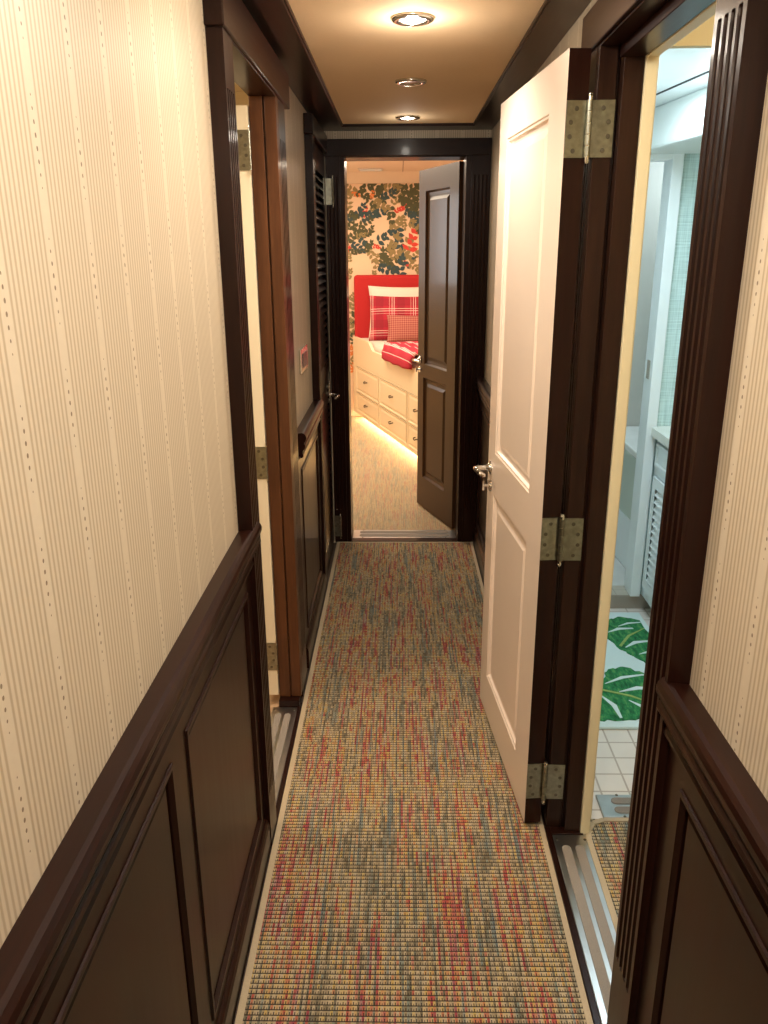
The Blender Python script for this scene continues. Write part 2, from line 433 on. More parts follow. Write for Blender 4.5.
# wainscots and chair rails
def wainscot(name, mp, a0, a1, rects, label, base=True):
    mb = MB(); frame_slab(mb, a0, a1, 0.0, .868, .022, rects, mp)
    o = mb.build(name, W['z']); tag(o, label, 'wainscot', kind=ST)
    for r in rects:
        q = MB(); panel_rings(q, r, WAIN, mp); q.build('panel', W['z'], o)
    if base:
        q = MB(); prof = [(0, 0), (.012, 0), (.012, .075), (.009, .086), (.005, .092), (0, .095)]
        q.prism([mp(a0, d, z) for d, z in prof], [mp(a1, d, z) for d, z in prof]); q.build('skirting', W['y'], o)
    return o
wainscot('trim_4', mapL(WL), YB, 1.875, [(.28, 1.125, .135, .815), (1.215, 1.815, .135, .815), (-.66, .19, .135, .815)], 'near left wainscot of dark panelled wood under the chair rail')
wainscot('trim_5', mapL(WL), 2.90, 3.69, [(2.99, 3.60, .135, .815)], 'far left wainscot panel between the cream door and the louvred door')
wainscot('trim_6', mapR(WR), YB, 1.146, [(.25, 1.065, .135, .815), (-.7, .16, .135, .815)], 'near right wainscot of dark panelled wood beside the fluted casing')
wainscot('trim_7', mapR(WR), 2.09, YE, [(2.20, 2.86, .135, .815), (2.95, 3.58, .135, .815), (3.67, 4.30, .135, .815)], 'far right wainscot of dark panelled wood behind the open white door')
def rail(name, mp, a0, a1, label):
    mb = MB(); sweep_rail(mb, RAILP, a0, a1, mp); o = mb.build(name, W['y'], bevel=.0012); tag(o, label, 'chair rail', kind=ST)
rail('trim_8', mapL(XL), YB, 1.945, 'thick moulded dark chair rail on the near left wall')
rail('trim_9', mapL(XL), 2.98, 3.72, 'short dark chair rail under the switch plate on the left wall')
rail('trim_10', mapR(XR), YB, 1.16, 'thick moulded dark chair rail on the near right wall')
rail('trim_11', mapR(XR), 2.10, YE, 'dark chair rail on the far right wall behind the white door')

# ------------------------------------------------------------------ left doorway surround
s = tag(empty('trim_12', (-.38, 2.3, 0)), 'dark casing and jambs, the far one coloured as lit, around the left cabin doorway', 'door surround', kind=ST)
mp = mapL(XL)
b = MB(); fluted(b, 1.872, 1.972, 0, 2.06, .036, mp, .16, 1.95); b.build('casing', W['z'], s)
b = MB(); fluted(b, 2.682, 2.83, 0, 2.06, .033, mp, .16, 1.95); b.build('casing', W['z'], s)
b = MB(); b.box(1.86, 2.90, .0, .042, 2.06, 2.165, mp); b.build('header', W['y'], s, bevel=.003)
b = MB(); b.box(-.447, -.366, 1.925, 1.970, 0, 2.062); b.build('jamb', W['z'], s, bevel=.002)
b = MB(); b.box(-.402, -.367, 2.633, 2.68, .03, 2.062); b.box(-.447, -.407, 2.630, 2.68, .03, 2.062); b.box(-.408, -.401, 2.645, 2.68, .03, 2.06)
b.build('jamb', WJ, s, bevel=.0015)
b = MB(); b.box(-.447, -.366, 1.97, 2.636, 2.056, 2.09); b.build('head_jamb', W['y'], s, bevel=.0015)
# ------------------------------------------------------------------ louvre closet surround
s = tag(empty('trim_13', (-.39, 4.05, 0)), 'dark casing around the louvred closet door at the far left', 'door surround', kind=ST)
b = MB(); fluted(b, 3.69, 3.765, 0, 2.085, .034, mp, .16, 1.98, 3, .005); b.build('casing', W['z'], s)
b = MB(); b.box(3.675, 4.385, 0, .040, 2.085, 2.165, mp); b.build('header', W['y'], s, bevel=.003)
# ------------------------------------------------------------------ bedroom doorway surround
s = tag(empty('trim_14', (.03, 4.4, 0)), 'black brown casing and jambs around the bedroom doorway at the corridor end', 'door surround', kind=ST)
me = mapE(YE)
b = MB(); fluted(b, -.372, -.300, 0, 2.07, .018, me, .2, 1.98, 3, .004); b.box(-.300, -.278, 0, .010, 0, 2.07, me); b.build('casing', W['z'], s, bevel=.0015)
b = MB(); fluted(b, .366, .463, 0, 2.07, .018, me, .2, 1.98, 4, .004); b.box(.340, .366, 0, .010, 0, 2.07, me); b.build('casing', W['z'], s, bevel=.0015)
b = MB(); b.box(-.376, .464, 0, .022, 2.07, 2.150, me); b.build('header', W['x'], s, bevel=.003)
for x0, x1 in ((-.315, -.277), (.339, .375)):
    b = MB(); b.box(x0, x1, YE, 4.58, 0, 2.075); b.build('jamb', W['z'], s, bevel=.0015)
b = MB(); b.box(-.277, .339, YE, 4.58, 2.066, 2.10); b.build('head_jamb', W['x'], s, bevel=.0015)
# ------------------------------------------------------------------ bathroom doorway surround
s = tag(empty('trim_15', (.45, 1.6, 0)), 'dark fluted casing and jambs around the bathroom doorway on the right', 'door surround', kind=ST)
mr = mapR(XR)
b = MB(); fluted(b, 1.139, 1.250, 0, 2.045, .036, mr, .29, 1.912, 4, .0078); b.build('casing', W['z'], s, bevel=.0012)
b = MB(); fluted(b, 1.972, 2.085, 0, 2.045, .034, mr, .2, 1.93); b.build('casing', W['z'], s)
b = MB(); b.box(1.126, 2.112, 0, .042, 2.038, 2.125, mr); b.build('header', W['y'], s, bevel=.003)
b = MB(); b.box(.436, .535, 1.225, 1.250, 0, 2.05); b.build('jamb', W['z'], s, bevel=.002)
b = MB(); b.box(.432, .474, 1.956, 1.99, 0, 2.05); b.box(.474, .482, 1.966, 1.99, 0, 2.05); b.box(.482, .526, 1.936, 1.99, 0, 2.05)
b.build('jamb', wood('mahogany_right_jamb', 'z', (.012, .0048, .003), (.032, .013, .0075)), s, bevel=.0018)
b = MB(); b.box(.432, .474, 1.25, 1.956, 2.034, 2.08); b.box(.474, .526, 1.25, 1.945, 2.010, 2.08); b.build('head_jamb', W['y'], s, bevel=.0015)
s = tag(empty('trim_16', (.55, 1.6, 0)), 'cream painted inner trim of the bathroom doorway', 'trim', kind=ST)
b = MB(); b.box(.527, .553, 1.928, 1.985, .0, 2.05); b.build('casing', TRIMC, s, bevel=.002)
b = MB(); b.box(.527, .553, 1.20, 1.928, 2.008, 2.34); b.box(.527, .56, 1.928, 1.998, 2.04, 2.34); b.build('header', TRIMC, s, bevel=.002)

# ------------------------------------------------------------------ hinges
def hinge(parent, kx, ky, zc, h, segs, screws=True, knr=.0065):
    """segs: list of (map, a0, a1) leaves; knuckle at (kx, ky)"""
    b = MB()
    for mpp, a0, a1 in segs: b.box(a0, a1, 0, .0025, zc - h / 2, zc + h / 2, mpp)
    n = 5
    for i in range(n):
        z0 = zc - h / 2 + h * i / n
        b.cyl((kx, ky, z0 + .0008), (kx, ky, z0 + h / n - .0008), knr, 14)
    o = b.build('hinge', HINGE, parent)
    b = MB(); b.cyl((kx, ky, zc - h / 2 - .012), (kx, ky, zc + h / 2 + .012), knr * .72, 12)
    for sg in (1, -1):
        z = zc + sg * (h / 2 + .007); b.cyl((kx, ky, z), (kx, ky, z + sg * .006), knr * .95, 12, knr * .6)
    b.build('hinge_pin', STEEL, o)
    if screws:
        for mpp, a0, a1 in segs:
            far = a0 if abs(a0) > abs(a1) else a1
            for k, (fa, fz) in enumerate(((.5, .36), (.24, .12), (.22, -.13), (.42, -.38))):
                dirn = 1 if (mpp(a1, 0, 0)[0] > kx) else -1
                lo, hi = sorted((a0, a1))
                a = lo + (hi - lo) * ((1 - fa) if dirn > 0 else fa); z = zc + fz * h
                c = Vector(mpp(a, .0024, z)); nrm = (Vector(mpp(a, 1, z)) - Vector(mpp(a, 0, z))).normalized()
                q = MB(); q.cyl(c, c + nrm * .0012, .0052, 12, .0045)
                u = Vector((1, 0, 0)); q2 = c + nrm * .0013
                q.cyl(q2, q2 + nrm * .0004, .0022, 4)
                q.build('screw', SCREW, o)
    return o

def lever(parent, mpp, a, z, toward, mat, reach=.055, ln=.10, key=True, drop=.045, name='handle'):
    P = lambda a_, d_, z_: Vector(mpp(a_, d_, z_))
    b = MB(); b.cyl(P(a, 0, z), P(a, .007, z), .025, 24, .023); b.cyl(P(a, .007, z), P(a, .012, z), .016, 20, .011)
    pts = [P(a, .008, z), P(a, reach * .55, z), P(a, reach * .88, z), P(a + toward * .012, reach, z + .002), P(a + toward * ln * .5, reach + .002, z + .004),
           P(a + toward * ln * .85, reach - .004, z), P(a + toward * ln, reach - .016, z - .004)]
    b.tube(pts, [.0095, .0090, .0090, .0088, .0080, .0072, .0058], 12)
    o = b.build(name, mat, parent, smooth=True)
    if key:
        b = MB(); b.cyl(P(a, 0, z - drop), P(a, .006, z - drop), .021, 22, .019)
        b.cyl(P(a, .006, z - drop), P(a, .026, z - drop), .0055, 12)
        b.box(a - .003, a + .003, .022, .028, z - drop - .016, z - drop + .016, mpp)
        b.build('key_escutcheon', mat, parent)
    return o

# ------------------------------------------------------------------ door_4 : white bathroom door swung out into the corridor
def leaf(name, o3, ang_dir, nrm, wdt, z0, z1, t, rects, mat, label, prof=DOORP, edgemat=None):
    mp_ = plane_map(o3, ang_dir, nrm)
    mb = MB(); frame_slab(mb, 0, wdt, z0, z1, t, rects, mp_)
    if edgemat:      # hinge edge, lock edge, top and bottom keep the bare timber
        nface = len(mb.f); mb.mi[-4:] = [1, 1, 1, 1]
        ob = mb.build(name, [mat, edgemat])
    else: ob = mb.build(name, mat)
    tag(ob, label, 'door', kind=ST)
    mback = plane_map(Vector(o3) - Vector(nrm).normalized() * t, ang_dir, -Vector(nrm))
    for r in rects:
        q = MB(); panel_rings(q, r, prof, mp_); panel_rings(q, r, prof, mback); q.build('panel', mat, ob)
    return ob, mp_
dA = Vector((.305 - .368, 2.655 - 1.957, 0)).normalized(); nA = Vector((-dA.y, dA.x, 0))
d4, m4 = leaf('door_4', (.368, 1.957, 0), dA, nA, .701, .018, 2.032, .048, [(.145, .600, .985, 1.925), (.145, .600, .165, .845)], DOORW,
              'open white two-panel door swung flat along the right corridor wall', edgemat=W['z'])
lever(d4, m4, .648, .925, -1, CHROME, .055, .085, True, .062)
mDoorEdge = plane_map((.368, 1.957, 0), (-nA), (-dA))    # hinge edge of the leaf
mJamb = plane_map((.418, 1.956, 0), (1, 0, 0), (0, -1, 0))
for zc, kx in ((1.872, .4205), (.905, .4195), (.163, .4185)):
    hinge(d4, .418, 1.949, zc, .116, [(mDoorEdge, .0005, .0460), (mJamb, .006, .056)])

# ------------------------------------------------------------------ door_1 : cream cabin door folded back, seen edge-on
d1, m1 = leaf('door_1', (-.4495, 2.618, 0), (0, 1, 0), (1, 0, 0), .66, .045, 2.03, .046, [], CREAM, 'cream cabin door folded back inside the left doorway, showing its hinge edge')
mE1 = plane_map((-.4495, 2.618, 0), (-1, 0, 0), (0, -1, 0))
for zc in (1.908, .938, .205):
    hinge(d1, -.4475, 2.614, zc, .112, [(mE1, .001, .045)], knr=.003)

# ------------------------------------------------------------------ door_3 : bedroom door
d3v = Vector((.12 - .318, 5.11 - 4.575, 0)).normalized(); n3 = Vector((-d3v.y, d3v.x, 0))
d3, m3 = leaf('door_3', (.318, 4.575, 0), d3v, n3, .570, .015, 2.062, .04, [(.118, .467, .945, 1.945), (.130, .480, .215, .862)], WD,
              'dark two-panel wooden bedroom door standing half open at the corridor end',
              [(0, 0), (.004, -.006), (.010, -.013), (.024, -.016), (.034, -.016), (.052, -.007)])
lever(d3, m3, .535, .965, -1, CHROME, .05, .11, True, .06)
for zc in (1.86, .95, .2):
    hinge(d3, .330, 4.586, zc, .10, [(plane_map((.338, 4.575, 0), (0, 1, 0), (-1, 0, 0)), .012, .05)], screws=False, knr=.005)

# ------------------------------------------------------------------ door_2 : louvred closet door
m2 = plane_map((-.378, 3.767, 0), (0, 1, 0), (1, 0, 0))
mb = MB(); R2 = [(.075, .535, 1.06, 1.97), (.075, .535, .12, .95)]
frame_slab(mb, 0, .61, .015, 2.08, .03, R2, m2)
d2 = mb.build('door_2', W['z'], bevel=.001); tag(d2, 'dark louvred closet door at the far left end of the corridor', 'door', kind=ST)
for r in R2:
    b = MB(); n = int((r[3] - r[2]) / .036)
    for i in range(n):
        z = r[2] + (r[3] - r[2]) * (i + .5) / n
        b.prism([m2(r[0], -.026, z + .014), m2(r[0], -.021, z + .018), m2(r[0], .003, z - .010), m2(r[0], -.002, z - .014)],
                [m2(r[1], -.026, z + .014), m2(r[1], -.021, z + .018), m2(r[1], .003, z - .010), m2(r[1], -.002, z - .014)])
    b.build('louvre_panel', W['y'], d2)
    b = MB(); b.box(r[0], r[1], -.032, -.029, r[2], r[3], m2); b.build('louvre_backing', DARKGAP, d2)
b = MB(); b.box(.535, .575, 0, .006, .84, 1.00, m2); P = lambda a, d, z: m2(a, d, z)
b.build('handle_plate', STEEL, d2)
lever(d2, m2, .552, .875, -1, CHROME, .05, .10, False)
mEw = plane_map((-.368, 4.383, 0), (1, 0, 0), (0, -1, 0))
for zc in (1.905, .10):
    hinge(d2, -.338, 4.376, zc, .125, [(mEw, -.006, .028)], screws=False, knr=.006)

# ------------------------------------------------------------------ carpet runner and thresholds
b = MB(); b.box(-.345, .412, YB + .02, 4.365, -.006, .004)
run = b.build('carpet_runner', CARPET)
tag(run, 'multicoloured woven runner carpet covering the whole corridor floor', 'carpet')
b = MB(); b.box(-.362, -.345, YB + .02, 4.377, -.006, .005); b.box(.412, .427, YB + .02, 4.377, -.006, .005); b.box(-.345, .412, 4.365, 4.377, -.006, .005)
b.build('binding', BIND, run, bevel=.002)

def threshold(name, x0, x1, y0, y1, long_axis, label, mat=PLATE, z=.0):
    b = MB(); b.box(x0, x1, y0, y1, z - .01, z + .004)
    o = b.build(name, mat, bevel=.002); tag(o, label, 'threshold', 'metal door thresholds')
    for k in (0, 1):
        b = MB(); n = 10
        if long_axis == 'y':
            w = (x1 - x0); cx_ = x0 + w * (.30 + .38 * k); r = w * .13; e0, e1 = y0 + .035 + r, y1 - .045 - r
            ring = [(cx_ + r * math.cos(PI + PI * i / n), e0 + r * math.sin(PI + PI * i / n)) for i in range(n + 1)] + [(cx_ + r * math.cos(PI * i / n), e1 + r * math.sin(PI * i / n)) for i in range(n + 1)]
        else:
            w = (y1 - y0); cy_ = y0 + w * (.30 + .40 * k); r = w * .14; e0, e1 = x0 + .04 + r, x1 - .04 - r
            ring = [(e0 + r * math.cos(PI / 2 + PI * i / n), cy_ + r * math.sin(PI / 2 + PI * i / n)) for i in range(n + 1)] + [(e1 + r * math.cos(-PI / 2 + PI * i / n), cy_ + r * math.sin(-PI / 2 + PI * i / n)) for i in range(n + 1)]
        b.prism([(x, y, z + .0035) for x, y in ring], [(x, y, z + .0058) for x, y in ring]); b.build('grip_strip', GRIP, o)
    for fx, fy in ((.1, .03), (.9, .03), (.1, .97), (.9, .97)):
        b = MB(); b.cyl((x0 + (x1 - x0) * fx, y0 + (y1 - y0) * fy, z + .0035), (x0 + (x1 - x0) * fx, y0 + (y1 - y0) * fy, z + .006), .005, 12, .003); b.build('screw', SCREW, o)
    return o
threshold('threshold_plate', .445, .545, 1.252, 1.925, 'y', 'metal threshold with two grey grip strips in the bathroom doorway beside the runner')
threshold('threshold_plate', -.470, -.378, 1.975, 2.60, 'y', 'metal threshold with two grip strips in the left cabin doorway')
threshold('threshold_plate', -.275, .336, 4.435, 4.575, 'x', 'metal threshold across the bedroom doorway at the corridor end', PLATE, .004)
b = MB(); b.box(.428, .444, 1.25, 1.955, -.01, .007); b.box(.444, .535, 1.926, 1.955, -.01, .007); b.box(-.277, .338, 4.378, 4.434, -.01, .009); b.box(-.377, -.363, 1.972, 2.63, -.01, .006); b.box(-.447, -.371, 2.604, 2.65, -.01, .028)
tag(b.build('trim_17', W['y'], bevel=.0015), 'thin dark wooden strips edging the metal thresholds', 'trim', kind=ST)

# ------------------------------------------------------------------ downlights
def downlight(y, lit, label, x=.036):
    t = tag(empty('downlight', (x, y, ZC)), label, 'ceiling light', 'recessed corridor downlights')
    b = MB(); b.lathe((x, y, ZC), [(.034, -.001), (.035, -.006), (.040, -.009), (.049, -.009), (.0555, -.006), (.058, 0), (.034, 0)], 40, close=False); b.build('bezel', STEEL, t, smooth=True)
    b = MB()
    b.lathe((x, y, ZC), [(.0345, -.0045), (.0001, -.0062)], 40, close=False); b.build('lens', LAMP if lit else LAMPOFF, t, smooth=True)
    return t
downlight(2.406, True, 'brightly lit round downlight nearest the viewer')
downlight(3.233, False, 'unlit chrome downlight between two lit ones', .043)
downlight(4.056, True, 'small lit downlight just before the bedroom doorway', .040)

# ------------------------------------------------------------------ switch plate
b = MB(); b.box(3.225, 3.455, 0, .009, 1.145, 1.242, mp)
sw = b.build('light_switch', STEEL, bevel=.003); tag(sw, 'silver switch plate with dark centre on the left wall above the short rail', 'switch')
b = MB(); b.box(3.27, 3.41, .008, .012, 1.165, 1.222, mp); b.build('rocker', plain('dark_switch', (.05, .045, .045), .3), sw, bevel=.002)

# ------------------------------------------------------------------ left cabin beyond the cream door
b = MB(); b.box(-2.0, -.45, 1.2, 3.7, -.05, .0); tag(b.build('floor', plain('cabin_floor', (.45, .30, .18), .4)), 'tan floor of the left cabin', 'floor', kind=ST)
b = MB(); b.box(-2.05, -2.0, 1.2, 3.7, 0, 2.25); b.box(-2.0, -.44, 1.15, 1.2, 0, 2.25); b.box(-2.0, -.44, 3.7, 3.75, 0, 2.25); b.box(-.45, -.441, 1.2, 1.92, 0, 2.25); b.box(-.45, -.441, 2.69, 3.7, 0, 2.25); b.box(-.45, -.441, 1.92, 2.69, 2.07, 2.25)
tag(b.build('wall_cabin', CREAM), 'cream walls of the left cabin', 'wall', kind=ST)
b = MB(); b.box(-2.0, -.44, 1.2, 3.7, 2.25, 2.3); tag(b.build('ceiling', CREAM), 'cream ceiling of the left cabin', 'ceiling', kind=ST)

# ------------------------------------------------------------------ bedroom
b = MB(); b.box(-1.7, 1.7, 4.576, 8.2, -.05, .004); tag(b.build('floor', BEDCARPET), 'woven carpet of the bedroom floor, its bright light painted in as a paler colour', 'floor', kind=ST)
b = MB(); b.box(-1.75, -1.7, 4.52, 8.2, 0, 2.4); b.box(1.7, 1.75, 4.52, 8.2, 0, 2.4); b.box(-1.7, -.317, 4.521, 4.58, 0, 2.4); b.box(.376, 1.7, 4.521, 4.58, 0, 2.4); b.box(-.317, .376, 4.521, 4.58, 2.101, 2.4)
tag(b.build('wall_bedroom', IVORY), 'ivory side walls of the bedroom', 'wall', kind=ST)
b = MB(); b.box(-1.7, 1.7, 4.52, 8.15, 2.30, 2.35)
bc = b.build('ceiling', BEDCEIL); tag(bc, 'peach bedroom ceiling panels with a thin seam', 'ceiling', kind=ST)
b = MB(); b.box(.032, .038, 6.4, 8.1, 2.2985, 2.3); b.build('seam', plain('ceiling_seam', (.3, .2, .12), .8), bc)
# a cove board under the ceiling at the back wall
b = MB(); b.prism([(-1.7, 8.1, 2.215), (-1.7, 8.06, 2.215), (-1.7, 7.9, 2.30), (-1.7, 8.1, 2.30)], [(1.7, 8.1, 2.215), (1.7, 8.06, 2.215), (1.7, 7.9, 2.30), (1.7, 8.1, 2.30)])
tag(b.build('trim_18', BEDCEIL), 'peach sloped cove between bedroom ceiling and leafy wallpaper', 'trim', kind=ST)
vs = tag(empty('air_vent', (-.25, 7.6, 2.30)), 'slim white slot vent in the bedroom ceiling above the leafy wallpaper', 'vent')
b = MB(); b.box(-.36, -.14, 7.55, 7.75, 2.292, 2.2995); b.build('frame', SHEET, vs, bevel=.002)
b = MB()
for k in range(5): b.box(-.345, -.155, 7.565 + k * .035, 7.59 + k * .035, 2.289, 2.2915)
b.build('grille', WHITE, vs)

# leafy wallpaper on the back wall
b = MB(); b.box(-1.7, 1.7, 8.10, 8.15, 0, 2.3)
YWP = 8.0985
def leafshape(cx, cz, ang, ln, wd, k, lift):
    b.cur = k + 1; n = 7; L, Rr = [], []
    ca, sa = math.cos(ang), math.sin(ang)
    pts = []
    for i in range(n + 1):
        t = i / n; w = wd * math.sin(PI * t ** .8) * (1.0 if t < .85 else .8)
        pts.append((t * ln, w))
    ring = [(p, q) for p, q in pts] + [(p, -q) for p, q in pts[-2:0:-1]]
    b.F(*[b.V((cx + ca * p - sa * q, YWP - lift, cz + sa * p + ca * q)) for p, q in ring])
def sprig(zx, zy, ang, size, k, n=4, ox=340, oy=160, sc=8.533):
    u, v = ox + zx / sc, oy + zy / sc
    x0 = (u - 354) * .00966 - .435; z0 = 2.215 - (v - 183) * .00893
    L = size; ca, sa = math.cos(ang), math.sin(ang)
    x0 -= ca * L * .5; z0 -= sa * L * .5
    lift = random.uniform(0, .0012)
    for i in range(n):
        t = (i + random.uniform(.1, .5)) / n; px, pz = x0 + ca * L * t, z0 + sa * L * t
        for sg in (1, -1):
            leafshape(px, pz, ang + sg * random.uniform(.55, 1.25), L * random.uniform(.30, .46) * (1 - .2 * t), L * random.uniform(.09, .125), k, lift + random.uniform(0, .0003))
    leafshape(x0 + ca * L * .9, z0 + sa * L * .9, ang, L * .34, L * .085, k, lift + .0002)
T, O, G, RD, OR = 0, 1, 2, 3, 4
spr = [(130, 470, .3, .17, T), (310, 450, .2, .17, T), (410, 290, .5, .15, T), (380, 650, .6, .17, T), (630, 480, -1.2, .19, T), (500, 655, -1.3, .19, T), (520, 910, 1.4, .19, T), (390, 930, -.3, .17, T),
       (600, 880, .8, .12, T), (210, 700, -.6, .13, T), (150, 740, -.6, .14, T), (180, 420, .9, .13, T), (250, 470, .3, .15, T), (230, 230, .3, .15, O), (300, 230, -.2, .15, O), (510, 235, -.4, .15, O), (590, 240, .3, .17, O),
       (640, 300, -.7, .16, O), (560, 300, .5, .16, O), (640, 380, -1.0, .16, O), (580, 390, -.7, .16, O), (230, 520, .5, .14, O), (100, 540, 1.2, .14, O), (120, 640, .6, .15, O), (210, 620, .2, .15, O), (90, 720, -.9, .15, O),
       (260, 340, -.9, .14, O), (200, 290, -.4, .14, O), (440, 460, -1.4, .16, O), (400, 800, .9, .17, O), (450, 860, .2, .18, O), (370, 820, 1.6, .14, O), (250, 600, .8, .11, O), (330, 260, .7, .14, O), (470, 270, 1.0, .13, O), (660, 240, .6, .14, O),
       (610, 330, 1.2, .15, O), (100, 450, -.5, .13, O), (160, 570, -.3, .14, O), (420, 900, -.6, .15, O), (670, 420, -1.2, .14, O), (545, 350, -.6, .13, O), (600, 450, -.3, .13, T), (350, 300, -.9, .13, O),
       (110, 250, 2.6, .15, G), (440, 235, .1, .15, G), (350, 370, -.5, .16, G), (480, 550, .9, .17, G), (540, 520, -1.3, .12, G), (640, 550, -.5, .16, G), (450, 720, 1.1, .19, G), (560, 770, 1.2, .20, G), (270, 800, -1.1, .15, G),
       (80, 340, 1.4, .14, G), (640, 920, -.7, .13, G), (290, 965, 1.4, .11, G), (80, 830, 1.6, .09, G), (340, 870, 1.8, .12, G), (480, 800, .4, .15, G), (180, 640, .3, .11, G), (630, 830, .9, .13, G), (490, 330, .7, .13, G), (80, 980, 1.2, .10, G),
       (300, 400, .6, .11, G), (240, 740, .9, .12, O), (680, 600, -1.2, .13, O), (690, 900, 1.2, .12, G), (140, 780, .1, .10, O),
       (280, 295, 1.4, .07, OR), (215, 440, 1.2, .10, RD), (500, 420, .5, .09, RD), (540, 405, .9, .07, RD), (300, 730, -.3, .09, RD), (615, 690, 1.25, .20, RD), (70, 770, 1.2, .08, RD), (565, 885, -.6, .07, RD), (140, 285, -.3, .08, OR),
       (90, 1270, 1.3, .14, G), (100, 1380, 1.1, .14, O), (85, 1450, 1.6, .13, G), (90, 1560, 1.2, .12, O), (80, 1680, 1.5, .10, OR), (95, 1180, .9, .09, G), (85, 1840, 1.2, .11, OR), (90, 1760, .8, .10, G)]
for q in spr:
    sprig(*q)
for i in range(90):            # the print carries on across the rest of the wall
    x = random.choice((random.uniform(-1.65, -.62), random.uniform(.30, 1.65))); z = random.uniform(.3, 2.15)
    sprig((354 + (x + .435) / .00966 - 340) * 8.533, (183 + (2.215 - z) / .00893 - 160) * 8.533, random.uniform(-1.5, 1.8), random.uniform(.13, .19), random.choice((T, O, O, G, G, RD)))
b.cur = 0
tag(b.build('wall_bedroom_back', [PEACH] + LEAFM, weld=False), 'peach bedroom wall printed with olive and teal leaves above the red headboard', 'wall', kind=ST)

# bed
P0 = Vector((-.455, 8.03, 0)); dB = Vector((.6, -1.86, 0)).normalized(); nB = Vector((dB.y, -dB.x, 0))    # nB faces the room (towards -x)
if nB.x > 0: nB = -nB
bed = tag(empty('bed', (.4, 7.0, 0)), 'built-in ivory bed with drawers and a red headboard in the far bedroom', 'bed')
mB = plane_map(P0, dB, nB)
LB = 2.25
# side board with stepped top: outline in (s, z)
top = [(0, .815)] + [(.50, .815)] + [(.53 + .17 * t, .815 - .07 * (3 * t * t - 2 * t ** 3)) for t in [i / 8 for i in range(9)]] + [(LB, .745)]
b = MB(); b.prism([mB(s_, 0, z_) for s_, z_ in [(0, .56)] + top + [(LB, .56)]], [mB(s_, -.03, z_) for s_, z_ in [(0, .56)] + top + [(LB, .56)]])
b.build('side_board', IVORY, bed, bevel=.003)
rects = []
cols = [(.12, .89), (.92, 1.70), (1.73, 2.20)]
for c0, c1 in cols:
    for z0, z1 in ((.10, .288), (.298, .540)): rects.append((c0, c1, z0, z1))
b = MB(); frame_slab(b, 0, LB, .07, .56, .03, rects, mB); P1 = P0 + dB * LB
b.prism([mB(0, -.03, .07), mB(LB, -.03, .07), (1.6, P1.y, .07), (1.6, 8.06, .07)], [mB(0, -.03, .72), mB(LB, -.03, .72), (1.6, P1.y, .72), (1.6, 8.06, .72)])
b.build('base', IVORY, bed)
b = MB(); b.prism([mB(.06, -.14, 0), mB(LB - .05, -.14, 0), (1.58, P1.y + .1, 0), (1.58, 8.05, 0)], [mB(.06, -.14, .07), mB(LB - .05, -.14, .07), (1.58, P1.y + .1, .07), (1.58, 8.05, .07)])
b.build('plinth', IVORY, bed)
for r in rects:
    q = MB(); g = .004; rr = (r[0] + g, r[1] - g, r[2] + g, r[3] - g)
    mD = lambda a, d, z: mB(a, d + .006, z)
    panel_rings(q, rr, [(0, -.02), (0, 0)] + DRAWP[1:], mD)
    dr = q.build('drawer', IVORY, bed)
    q = MB(); cs, cz = (r[0] + r[1]) / 2 - .02, (r[2] + r[3]) / 2 + .01
    q.tube([mB(cs - .032, .004, cz + .004), mB(cs - .03, .02, cz + .002), mB(cs - .012, .026, cz - .006), mB(cs + .012, .026, cz - .006), mB(cs + .03, .02, cz + .002), mB(cs + .032, .004, cz + .004)], .005, 8)
    q.build('handle', plain('aged_bronze', (.12, .09, .06), .35, .8), dr, smooth=True)
b = MB(); b.box(.05, LB - .05, -.10, -.085, .056, .068, mB); b.build('light_strip', LED, bed)
# mattress
b = MB()
def prof_m(z): return z
ringp = [Vector(mB(.03, -.035, 0)), Vector(mB(LB - .03, -.035, 0)), Vector((1.58, P1.y + .03, 0)), Vector((1.58, 8.03, 0))]
cen = sum(ringp, Vector()) / 4
levels = [(.70, 0), (.76, 0), (.785, .012), (.80, .035), (.805, .08)]
rr = [[b.V((p - (p - cen).normalized() * ins) + Vector((0, 0, z))) for p in ringp] for z, ins in levels]
for a_, c_ in zip(rr, rr[1:]):
    for k in range(4): b.F(a_[k], a_[(k + 1) % 4], c_[(k + 1) % 4], c_[k])
b.F(*rr[-1]); b.F(*rr[0][::-1]); b.build('mattress', SHEET, bed, smooth=True)
b = MB(); b.box(-.435, 1.5, 7.99, 8.085, .72, 1.393); b.build('headboard', REDF, bed, bevel=.03, seg=4)

def pillow(name, w, h, t, mat, loc, lean, yaw, label, group=None, flange=0.0):
    b = MB(); n = 18; G_ = {}
    for side in (1, -1):
        for i in range(n + 1):
            for j in range(n + 1):
                u, v = 2 * i / n - 1, 2 * j / n - 1
                px = w / 2 * (u - .06 * u * (1 - v * v) * abs(u)); pz = h / 2 * (v - .07 * v * (1 - u * u) * abs(v))
                th = t / 2 * ((1 - abs(u) ** 2.6) ** .55) * ((1 - abs(v) ** 2.6) ** .55) + .004
                G_[side, i, j] = b.V((px, side * th, pz))
        for i in range(n):
            for j in range(n): b.F(G_[side, i, j], G_[side, i + 1, j], G_[side, i + 1, j + 1], G_[side, i, j + 1])
    for i in range(n):
        for a_, c_ in (((i, 0), (i + 1, 0)), ((i, n), (i + 1, n)), ((0, i), (0, i + 1)), ((n, i), (n, i + 1))):
            b.F(G_[1, a_[0], a_[1]], G_[1, c_[0], c_[1]], G_[-1, c_[0], c_[1]], G_[-1, a_[0], a_[1]])
    o = b.build(name, mat, smooth=True)
    o.location = loc; o.rotation_euler = (lean, 0, yaw); return tag(o, label, 'pillow', group)
